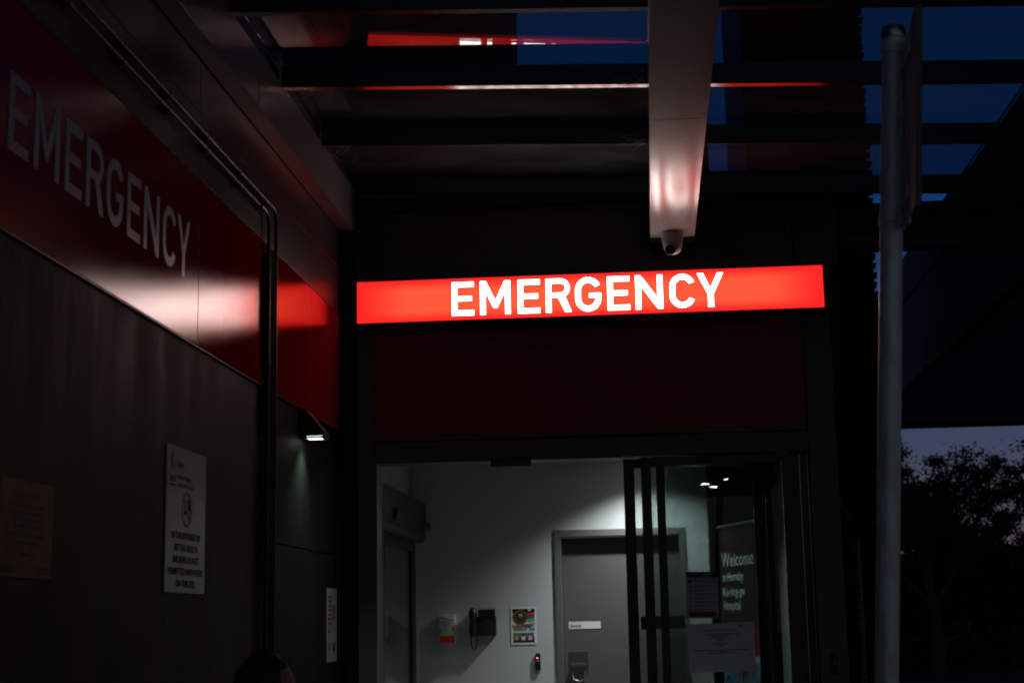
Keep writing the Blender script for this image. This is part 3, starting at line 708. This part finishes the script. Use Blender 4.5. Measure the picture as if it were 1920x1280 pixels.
slab('blue_patch', F2, .145, .193, .108, .138, .0006, .0012, M['sky_blue'], ps)
lines('print', F2, [(.02, .135, .127, .003), (.02, .13, .119, .003), (.02, .13, .111, .003)], M['ink_grey'], ps)
slab('lower_band', F2, .018, .190, .016, .062, .0003, .0009, M['ink_blue'], ps)
for k, (u, m_, m2) in enumerate(((.020, 'green', 'tan'), (.076, 'ink_grey', 'ink_white'), (.132, 'ink_dkred', 'paper_lilac'))):
    slab('photo_print', F2, u, u + .052, .045, .094, .0012, .0018, M[m_], ps)
    slab('photo_print', F2, u + .008, u + .040, .036, .068, .002, .0026, M[m2], ps)
    disc('photo_print', F2, u + .025, .075, .009, M['tan'] if k != 1 else M['ink'], ps, .0028, .0032, seg=12)
slab('white_square', F2, .140, .165, .268, .286, .0012, .0018, M['paper_lilac'], ps)
# card reader
cr = thing('card_reader', 'slim black card reader with a glowing red light beside the security door', 'card reader', (-.94, 13, 1.23))
F = FRONT(-.957, 12.999, 1.232)
bm = box(nb(), 0, .040, 0, .135, 0, .024, .007); bm.transform(F); obj('body', bm, M['black'], cr, True)
obj('led', lathe(nb(), F @ Vector((.0135, .098, .0235)), [(.0055, 0), (.0055, .003), (.002, .0045)], 14, (0, -1, 0)), M['led_red'], cr)
pol('chevron', F, [(.013, .078), (.029, .078), (.021, .066)], M['ink_white'], cr, .0242, .0250)

# inner sliding door on the left of the lobby
il = thing('inner_sliding_door', 'inner automatic glass door under a grey operator box on lobby left side', 'glass door', (-1.95, 11.5, 0))
ob = B('operator_box', M['operator'], il, -1.982, -1.845, 10.012, 12.985, 2.345, 2.595, .006)
bm = nb(); tube(bm, (-1.90, 10.012, 2.335), (-1.90, 12.99, 2.335), .055, seg=20); obj('operator_roll', bm, M['operator'], il, True)
obj('end_cap', lathe(nb(), (-1.84, 12.86, 2.40), [(.035, 0), (.035, .05), (.02, .056)], 20, (1, 0, 0)), M['jamb'], il, True)
obj('motion_sensor', lathe(nb(), (-1.845, 11.35, 2.40), [(.055, 0), (.05, .03), (.02, .045)], 20, (1, 0, 0)), M['black'], il, True)
for y0, y1 in ((11.30, 11.42), (12.75, 12.93)): B('stile', M['black'], il, -1.965, -1.925, y0, y1, .02, 2.285, .003)
B('top_rail', M['black'], il, -1.964, -1.926, 11.4205, 12.7495, 2.20, 2.284)
B('pane', M['glass_lobby'], il, -1.949, -1.941, 11.4205, 12.7495, .1, 2.1995)
for y0, y1 in ((9.94, 9.99), (11.24, 11.295)): B('stile', M['jamb'], il, -1.995, -1.968, y0, y1, .02, 2.285, .003)
B('pane', M['lobby_wall'], il, -1.986, -1.978, 9.9905, 11.2395, .1, 2.284)['label'] = 'frosted white pane'
B('red_sticker', M['ink_red'], il, -1.9405, -1.9395, 11.44, 11.52, 1.62, 1.74)

# welcome banner
wb = thing('welcome_banner', 'maroon banner reading Welcome to Hornsby Ku-ring-gai Hospital behind the door glass', 'banner', (.66, 12.2, 0))
pL, pR = Vector((.535, 12.45, 0)), Vector((.815, 11.55, 0))
rv = (pR - pL); bwid = rv.length
F = frame_of((pL.x, pL.y, 0), rv, (0, 0, 1))
slab('fabric', F, 0, bwid, .05, 2.30, -.002, .002, M['maroon'], wb)
slab('top_bar', F, -.005, bwid + .005, 2.301, 2.325, -.015, .015, M['frame'], wb, .003)
slab('foot', F, -.02, bwid + .02, .01, .05, -.1, .1, M['operator'], wb, .006)
slab('pole', F, bwid * .5 - .012, bwid * .5 + .012, .05, 2.30, -.03, -.008, M['operator'], wb)
F2 = F @ Matrix.Translation((0, 0, .002))
text('wording', 'Welcome', F2, .05, 2.005, .150, M['ink_white'], wb, fit=.69, bold=.0012)
text('wording', 'to Hornsby', F2, .05, 1.895, .098, M['ink_white'], wb, fit=.46, bold=.0010)
text('wording', 'Ku-ring-gai', F2, .05, 1.785, .098, M['ink_white'], wb, fit=.47, bold=.0010)
text('wording', 'Hospital', F2, .05, 1.68, .098, M['ink_white'], wb, fit=.37, bold=.0010)
slab('red_block', F2, .60, bwid - .012, 1.34, 1.545, .0006, .0012, M['ink_red'], wb)
slab('white_block', F2, 0.005, bwid - .012, 1.29, 1.338, .0006, .0012, M['ink_white'], wb)
slab('photo_sky', F2, 0.005, bwid - .012, .60, 1.289, .0004, .0010, M['sky_blue'], wb)['label'] = 'printed group photo of people, blue windows behind'
for k, (u, v, hr, cm) in enumerate(((.10, 1.12, .040, 'ink_white'), (.30, 1.19, .052, 'sky_blue'), (.46, 1.16, .045, 'tan'), (.58, 1.20, .045, 'ink_white'), (.82, 1.14, .060, 'maroon'))):
    disc('printed_hair', F2, u, v + .012, hr * 1.15, M['hair'], wb, .0014, .0018, ry=hr * 1.3)
    disc('printed_face', F2, u, v, hr * .8, M['skin'], wb, .0022, .0026, ry=hr * 1.05)
    pol('printed_shirt', F2, [(u - hr * 1.7, .62), (u + hr * 1.7, .62), (u + hr * 1.6, v - hr * 1.5), (u, v - hr), (u - hr * 1.6, v - hr * 1.5)], M[cm], wb, .0028 + k * .0004, .0031 + k * .0004)
for u in (.62, .74): slab('window_bar', F2, u, u + .012, .9, 1.288, .0012, .0014, M['ink_white'], wb)

# ================================================================== POLE WITH SIGN (near)
pl = thing('sign_pole', 'leaning galvanised pole in front, with a traffic sign seen edge on', 'sign pole', (.498, 4.2, 0))
pb, pt = Vector((.492, 4.2, 0)), Vector((.7165, 4.2, 3.19)); dr = (pt - pb).normalized()
at = lambda z: pb + (pt - pb) * (z / 3.19)
obj('pole', path_tube(nb(), [at(z) for z in (0, .8, 1.6, 2.4, 3.175)], .0305, 28), M['galv'], pl, True)
obj('base_plate', lathe(nb(), (.492, 4.2, 0), [(.09, 0), (.09, .012), (.04, .014), (.036, .05)], 24), M['galv'], pl, True)
obj('cap', lathe(nb(), at(3.165), [(.0335, 0), (.0345, .003), (.0335, .028), (.030, .034), (.012, .037)], 28, dr), M['steel'], pl, True)
# sign plate: seen nearly edge on, turned slightly so that its back shows
for z in (3.135, 2.655):
    c0 = at(z)
    obj('clamp_band', lathe(nb(), c0 - dr * .014, [(.0335, 0), (.0345, .003), (.0345, .025), (.0335, .028)], 28, dr), M['galv'], pl, True)
    bm = nb(); box(bm, c0.x + .032, c0.x + .050, 4.188, 4.212, z - .012, z + .012, .002); obj('clamp_lug', bm, M['galv'], pl)
    bm = nb(); tube(bm, (c0.x + .036, 4.175, z), (c0.x + .036, 4.225, z), .005, seg=8); obj('clamp_bolt', bm, M['steel'], pl, True)
Fp = frame_of((.697, 3.93, 2.625), Vector((.012, .27, 0)), Vector((.040, 0, .60)))
slab('sign_plate', Fp, .10, .27, 0, .53, .0, .003, M['alu_plate'], pl, .0)
slab('edge_return', Fp, -.002, .0995, -.003, .533, -.002, .016, M['plate_edge'], pl, .002)
slab('edge_channel', Fp, .10, .265, .05, .08, -.0105, -.0005, M['alu_plate'], pl)
slab('edge_channel', Fp, .10, .265, .44, .47, -.0105, -.0005, M['alu_plate'], pl)

# ================================================================== PERSON (only the crown of the head is in the picture)
per = thing('person', 'person with short dark hair standing by the side wall, facing the doorway', 'person', (-1.185, 4.85, 0), R(-62))
def blob(bm, p, r, sx=1, sy=1, sz=1):
    g = bmesh.ops.create_uvsphere(bm, u_segments=20, v_segments=14, radius=r)
    for v in g['verts']: v.co = Vector((v.co.x * sx, v.co.y * sy, v.co.z * sz)) + Vector(p)
def caps(bm, pts, rs, seg=14):
    for (a, b, r0, r1) in zip(pts[:-1], pts[1:], rs[:-1], rs[1:]):
        tube(bm, a, b, r0, r1, seg); blob(bm, a, r0); blob(bm, b, r1)
H = 1.525
def body(bm):
    z = H - .115
    blob(bm, (0, .0, z), .078, .95, 1.16, 1.42); blob(bm, (0, .022, z - .055), .058, .95, 1.1, 1.0)
    blob(bm, (0, .085, z - .085), .020, 1, .9, 1); blob(bm, (0, .094, z - .020), .011, .8, 1.1, 1.5)
    for s in (-1, 1):
        blob(bm, (s * .074, -.004, z - .018), .021, .45, .8, 1.4)
        blob(bm, (s * .028, .080, z + .012), .012, 1.2, .6, .7)
    blob(bm, (0, .088, z - .058), .012, 1.7, .6, .6)
    caps(bm, [(0, -.012, z - .09), (0, -.02, z - .20)], [.050, .058])
    caps(bm, [(0, -.02, z - .22), (0, -.01, z - .42), (0, 0, z - .62)], [.09, .11, .105])
    for s in (-1, 1):
        caps(bm, [(s * .06, -.02, z - .22), (s * .165, -.02, z - .24)], [.06, .055])
        caps(bm, [(s * .17, -.02, z - .25), (s * .205, -.02, z - .48), (s * .20, .03, z - .70)], [.048, .038, .026])
        caps(bm, [(s * .198, .035, z - .72), (s * .195, .045, z - .77)], [.027, .024])
        for k in range(4):
            yy = .022 + .016 * k; L = (.058, .068, .064, .050)[k]
            caps(bm, [(s * .195, yy, z - .78), (s * .193, yy + .004, z - .78 - L * .55), (s * .186, yy + .008, z - .78 - L)], [.0095, .009, .0075], 8)
        caps(bm, [(s * .19, .045, z - .745), (s * .178, .082, z - .775), (s * .174, .092, z - .805)], [.012, .0105, .009], 8)
        caps(bm, [(s * .065, 0, z - .62), (s * .085, .01, .43), (s * .09, -.01, .08)], [.085, .055, .036])
        caps(bm, [(s * .09, -.03, .045), (s * .095, .12, .035)], [.038, .030])
    return bm
def remeshed(name, bm, m, parent, vox):
    o = obj(name, bm, m, parent)
    md = o.modifiers.new('r', 'REMESH'); md.mode = 'VOXEL'; md.voxel_size = vox; md.use_smooth_shade = True
    ms = o.modifiers.new('s', 'SMOOTH'); ms.factor = .6; ms.iterations = 4
    dg = bpy.context.evaluated_depsgraph_get(); me = bpy.data.meshes.new_from_object(o.evaluated_get(dg))
    o.modifiers.clear(); old = o.data; o.data = me; bpy.data.meshes.remove(old)
    return o
def local(bm, t): bm.transform(t.matrix_world); return bm
remeshed('body', local(body(nb()), per), M['skin'], per, .006)
bm = nb(); z = H - .115
caps(bm, [(0, -.02, z - .17), (0, -.02, z - .22), (0, -.01, z - .42), (0, 0, z - .64)], [.066, .105, .125, .122])
for s in (-1, 1):
    caps(bm, [(s * .06, -.02, z - .22), (s * .165, -.02, z - .24)], [.075, .068])
    caps(bm, [(s * .17, -.02, z - .25), (s * .205, -.02, z - .48), (s * .20, .025, z - .66)], [.060, .052, .040])
remeshed('jacket', local(bm, per), M['cloth'], per, .010)
bm = nb()
for s in (-1, 1): caps(bm, [(s * .06, 0, z - .64), (s * .085, .01, .43), (s * .09, -.01, .10)], [.108, .075, .062])
remeshed('trousers', local(bm, per), M['denim'], per, .010)
bm = nb()
for s in (-1, 1): caps(bm, [(s * .09, -.04, .05), (s * .095, .13, .04)], [.050, .042])
remeshed('shoes', local(bm, per), M['black'], per, .010)
# hair: a cap plus short tufts
bm = nb(); rnd = random.Random(3)
hc = Vector((0, -.008, z + .008))
blob(bm, hc, .083, .98, 1.17, 1.38)
for v in list(bm.verts):
    l = v.co - hc
    if (l.y > .035 and l.z < .062) or l.z < -.075: v.co = hc + l * .80
    v.co += l.normalized() * .004 * noise.noise(v.co * 60)
for k in range(1500):
    a = rnd.uniform(0, 2 * math.pi); e_ = rnd.uniform(-.25, 1.5)
    n = Vector((math.cos(a) * math.cos(e_), math.sin(a) * math.cos(e_), math.sin(e_)))
    if n.y > .35 and n.z < .62: continue
    b0 = hc + Vector((n.x * .081, n.y * .097, n.z * .114))
    dirn = (n * .45 + Vector((rnd.uniform(-.5, .5), rnd.uniform(.0, .9), rnd.uniform(-.3, .3)))).normalized()
    L = rnd.uniform(.006, .015); sd_ = dirn.cross(n).normalized() * .0011 if dirn.cross(n).length > 1e-3 else Vector((.001, 0, 0))
    v1, v2, v3 = bm.verts.new(b0 + sd_), bm.verts.new(b0 - sd_), bm.verts.new(b0 + dirn * L + n * .002)
    bm.faces.new((v1, v2, v3))
obj('hair', local(bm, per), M['hair'], per)

# ================================================================== BUILDINGS BEHIND
rb = thing('rear_building', 'dark low building block rising just behind the entrance canopy', 'building', (-1.5, 13, 3.1))
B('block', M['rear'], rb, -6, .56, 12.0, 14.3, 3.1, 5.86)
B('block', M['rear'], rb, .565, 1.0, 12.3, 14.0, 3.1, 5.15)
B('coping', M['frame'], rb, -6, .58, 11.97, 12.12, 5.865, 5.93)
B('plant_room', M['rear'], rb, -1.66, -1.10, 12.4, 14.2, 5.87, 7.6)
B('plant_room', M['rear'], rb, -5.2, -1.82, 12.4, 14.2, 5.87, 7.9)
for x in (-1.45, -1.25):
    bm = nb(); path_tube(bm, [(x, 12.3, 5.94), (x - .02, 12.3, 6.4), (x - .10, 12.3, 6.8), (x - .30, 12.3, 7.1)], .035, 10); obj('reflection_curve', bm, M['louvre'], rb, True)  # added curves stand in for dark shapes reflected in the canopy glass

lt = thing('louvred_tower', 'tall black tower clad in horizontal louvre blades, right of the entrance', 'building', (1.55, 14, 0))
B('core', M['louvre'], lt, 1.0, 2.085, 14.06, 17, -.12, 9.2)
for x in (1.28, 1.56, 1.84): B('mullion', M['louvre'], lt, x - .012, x + .012, 14.0, 14.06, 0, 9.2)
bm = box(nb(), .992, 2.102, -.045, .045, -.005, .005); bm.transform(Matrix.Rotation(R(-25), 4, 'X'))
rnd = random.Random(5)
me_b = None
for k in range(int(8.6 / .086)):
    zz = .4 + k * .086
    if me_b is None:
        o = obj('louvre_blade', bm, M['louvre'], None); me_b = o.data
    else:
        o = bpy.data.objects.new('louvre_blade', me_b); COL.objects.link(o)
    o.parent = lt; o.location = Vector((rnd.uniform(-.004, .006) + (.012 if (k // 11) % 2 else 0), 14.02, zz)) - lt.location

pc = thing('porte_cochere', 'large dark covered drop off roof with panelled soffit at the right', 'canopy', (8, 12, 0))
X0, Y1 = 2.80, 20.5
B('fascia', M['rear'], pc, X0, X0 + .12, 2.0, Y1, 4.05, 4.36)
for y0, y1 in ((2.0, 5.6), (5.61, 9.2), (9.21, 12.8), (12.81, 16.6), (16.61, Y1)):
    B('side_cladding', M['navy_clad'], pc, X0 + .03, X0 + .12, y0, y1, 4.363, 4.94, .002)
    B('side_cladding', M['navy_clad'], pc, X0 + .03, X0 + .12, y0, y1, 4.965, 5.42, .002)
    for x0, x1 in ((X0 + .122, 5.2), (5.208, 7.9), (7.908, 10.6), (10.608, 13.5)):
        B('soffit_panel', M['soffit'], pc, x0, x1, y0, y1 - .004 if y1 < Y1 else y1, 4.052, 4.08)
B('sky_blocker', M['rear'], pc, 5.6, 13.4, 4.0, 20.0, 5.302, 8.9)  # added unseen mass that keeps sky out of the side wall's reflections
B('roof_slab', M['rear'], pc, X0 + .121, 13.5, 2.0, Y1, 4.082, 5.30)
B('end_fascia', M['rear'], pc, X0, 13.5, Y1 + .002, Y1 + .10, 3.99, 5.42)
for y in (4.0, 19.0): 
    bm = nb(); tube(bm, (9.6, y, -.12), (9.6, y, 4.051), .25, seg=24); obj('column', bm, M['concrete'], pc, True)
lb = thing('link_beam', 'black horizontal beam joining the entrance front to the drop off roof', 'beam', (2.0, 9.8, 3.9))
B('beam', M['rear'], lb, 1.24, 2.798, 9.74, 9.92, 3.93, 4.16, .004)
B('lower_flange', M['facade'], lb, 1.24, 2.798, 9.72, 9.94, 3.885, 3.928, .003)

tp = thing('taped_post', 'slim dark post wrapped in red diagonal tape, right of the entrance pillar', 'post', (1.235, 9.78, 0))
bm = nb(); tube(bm, (1.245, 9.78, 0), (1.245, 9.78, 2.05), .024, seg=18); obj('post', bm, M['black'], tp, True)
bm = nb()
def helix(r, z0, z1, pitch, wdt, off):
    n = int((z1 - z0) / pitch * 16); vs = []
    for i in range(n + 1):
        a = 2 * math.pi * i / 16 + off; zc = z0 + pitch * i / 16
        vs.append((bm.verts.new((1.245 + r * math.cos(a), 9.78 + r * math.sin(a), zc)), bm.verts.new((1.245 + r * math.cos(a), 9.78 + r * math.sin(a), zc + wdt))))
    for a_, b_ in zip(vs[:-1], vs[1:]): bm.faces.new((a_[0], b_[0], b_[1], a_[1]))
helix(.0255, .1, 1.92, .046, .022, 0)
obj('tape_spiral', bm, M['tape_red'], tp)
obj('top_cap', lathe(nb(), (1.245, 9.78, 2.05), [(.026, 0), (.026, .012), (.01, .022)], 18), M['black'], tp, True)
br = thing('bracket_arm', 'thin grey diagonal bracket arm beside the right pillar', 'bracket', (1.2, 9.8, 2.1))
bm = nb(); tube(bm, (1.157, 9.80, 2.33), (1.235, 9.82, 2.17), .010, seg=10); obj('arm', bm, M['operator'], br, True)
B('foot', M['operator'], br, 1.1555, 1.162, 9.78, 9.82, 2.30, 2.36)

# canopy soffit behind the camera, whose downlights mirror in the door glass
bc = thing('bay_canopy', 'broad ceiling over the drive behind the viewer, with small downlights', 'canopy', (2, -12, 4.4))
B('soffit', M['soffit'], bc, .4, 2.7, -17, -3.0, 4.40, 4.5)
B('column', M['concrete'], bc, 2.3, 2.7, -16, -15.6, -.12, 4.4)
B('column', M['concrete'], bc, 2.3, 2.7, -4, -3.6, -.12, 4.4)
for i, (x, y) in enumerate(((1.50, -6.7), (1.18, -13.4), (1.38, -14.2), (1.52, -12.4))):
    t = thing('bay_downlight', 'small round downlight in the ceiling over the drive, %s' % ('nearest the entrance', 'leftmost of the far three', 'rearmost of the far three', 'rightmost of the far three')[i], 'downlight', (x, y, 4.4), 0, 'downlights over the drive')
    obj('diffuser', lathe(nb(), (x, y, 4.399), [(.085, 0), (.085, -.006), (.075, -.008)], 24), M['lit_far'], t)

# ================================================================== TREES
def tree(x, y, h, rad, seed, label, dense, m='leaf', base=0.35, trunk_r=.22):
    rnd = random.Random(seed)
    t = thing('eucalypt_tree', label, 'tree', (x, y, -.12), 0, 'trees beyond the drive')
    bm = nb(); tips = []
    def limb(p, d, L, r, lev):
        pts = [p]; q = p.copy(); dd = d.copy()
        for k in range(4):
            dd = (dd + Vector((rnd.uniform(-.22, .22), rnd.uniform(-.22, .22), rnd.uniform(-.05, .15)))).normalized(); q = q + dd * L / 4; pts.append(q.copy())
        path_tube(bm, pts, [r * (1 - .13 * k) for k in range(5)], 6 if lev else 9)
        if lev >= 2: tips.append(q); tips.append(pts[2]); return
        if lev == 1: tips.append(q)
        for k in range(7 if lev == 0 else 4):
            b0 = pts[rnd.randint(2, 4)]
            nd = (dd * .5 + Vector((rnd.uniform(-1, 1), rnd.uniform(-1, 1), rnd.uniform(.0, .9)))).normalized()
            limb(b0, nd, L * rnd.uniform(.5, .75) * (rad / h * 2.2 if lev == 0 else 1), r * .5, lev + 1)
    limb(Vector((x, y, -.12)), Vector((0, 0, 1)), h * .62, trunk_r, 0)
    obj('trunk', bm, M['bark'], t)
    bm = nb(); k = 0
    vs = []; fs = []
    for c in tips:
        R0 = rnd.uniform(.5, 1.0) * rad * .19
        for j in range(dense):
            o_ = Vector((rnd.gauss(0, 1), rnd.gauss(0, 1), rnd.gauss(0, .55))) * R0 * .6
            p = c + o_; a = Vector((rnd.uniform(-1, 1), rnd.uniform(-1, 1), rnd.uniform(-1.2, .3))).normalized(); b = a.orthogonal().normalized()
            s = rnd.uniform(.045, .10)
            i0 = len(vs); vs += [p, p + a * s + b * s * .45, p + a * s * 2.2, p + a * s - b * s * .45]; fs.append((i0, i0 + 1, i0 + 2, i0 + 3))
    me = bpy.data.meshes.new('crown'); me.from_pydata([v - t.location for v in vs], [], fs); me.materials.append(M[m])
    o = bpy.data.objects.new('crown', me); COL.objects.link(o); o.parent = t
    return t
tree(8.7, 50, 6.6, 2.7, 11, 'spreading eucalypt against the dusk sky just right of the pole', 270)
tree(6.6, 52, 5.9, 2.5, 23, 'eucalypt mostly hidden behind the near pole', 270)
tree(12.9, 49, 6.3, 2.5, 31, 'eucalypt cut by the right edge of the picture', 270)
tree(10.9, 54, 5.7, 2.5, 47, 'lower eucalypt between the two larger dusk trees', 270)
tree(5.4, 56, 5.0, 2.4, 53, 'low eucalypt hidden behind the black tower', 90)
# belt of shrubs that closes the view under the trees
vs = []; fs = []; rnd = random.Random(9)
for k in range(42000):
    x = rnd.uniform(-2, 32); yy = rnd.uniform(51, 58)
    top = 2.9 + .8 * noise.noise(Vector((x * .45, 3.1, 0))) + .7 * noise.noise(Vector((x * 1.6, 8.1, 0))) + (.9 if x > 9.6 else 0)
    p = Vector((x, yy, rnd.uniform(-.1, top) ** 1)) if rnd.random() > .5 else Vector((x, yy, top * (1 - rnd.random() ** 2 * .4)))
    a = Vector((rnd.uniform(-1, 1), rnd.uniform(-1, 1), rnd.uniform(-1, 1))).normalized(); b = a.orthogonal().normalized(); s = rnd.uniform(.10, .26)
    i0 = len(vs); vs += [p, p + a * s + b * s * .6, p + a * s * 2, p + a * s - b * s * .6]; fs.append((i0, i0 + 1, i0 + 2, i0 + 3))
me = bpy.data.meshes.new('shrub_belt'); me.from_pydata(vs, [], fs); me.materials.append(M['leaf2'])
o = bpy.data.objects.new('shrub_belt', me); COL.objects.link(o); tag(o, 'dark mass of shrubs under the dusk trees beyond the drive', 'shrubs'); o['kind'] = 'stuff'
# low rise of land closing the horizon
bm = nb(); ring = []
n = 60
for i in range(n + 1):
    x = -120 + 300 * i / n; hgt = 2.6 + 1.2 * noise.noise(Vector((x * .02, 0, 0)))
    ring.append((bm.verts.new((x, 75, -.12)), bm.verts.new((x, 110, hgt)), bm.verts.new((x, 180, -.12))))
for a, b in zip(ring[:-1], ring[1:]):
    bm.faces.new((a[0], b[0], b[1], a[1])); bm.faces.new((a[1], b[1], b[2], a[2]))
struct(obj('hill', bm, M['leaf2'], None, True))

# print and symbols belong to the board or sheet they are printed on
PR = {'wording', 'print', 'emblem', 'emblem_centre', 'prohibition_ring', 'prohibition_bar', 'cigarette', 'smoke_curl', 'red_oval', 'red_mark', 'bar_print',
      'header_band', 'footer_band', 'info_symbol', 'pictogram', 'header_print', 'red_logo_mark', 'tape', 'arrow', 'top_band', 'round_print', 'round_border', 'round_centre',
      'colour_strip', 'yarn_band', 'blue_patch', 'lower_band', 'photo_print', 'white_square', 'wave_print', 'side_print', 'red_block', 'white_block', 'photo_sky',
      'printed_hair', 'printed_face', 'printed_shirt', 'window_bar', 'chevron', 'nav_ring', 'key', 'soft_key', 'display', 'button'}
for o in list(S.objects):
    if o.parent is not None and o.parent.type == 'EMPTY' and o.name.split('.')[0] in PR:
        t = o.parent; host = next((c for c in t.children if c.name.split('.')[0] in ('board', 'sheet', 'strip', 'fabric', 'cover', 'name_plate', 'base', 'body', 'plate')), None)
        if host is not None and host != o: o.parent = host
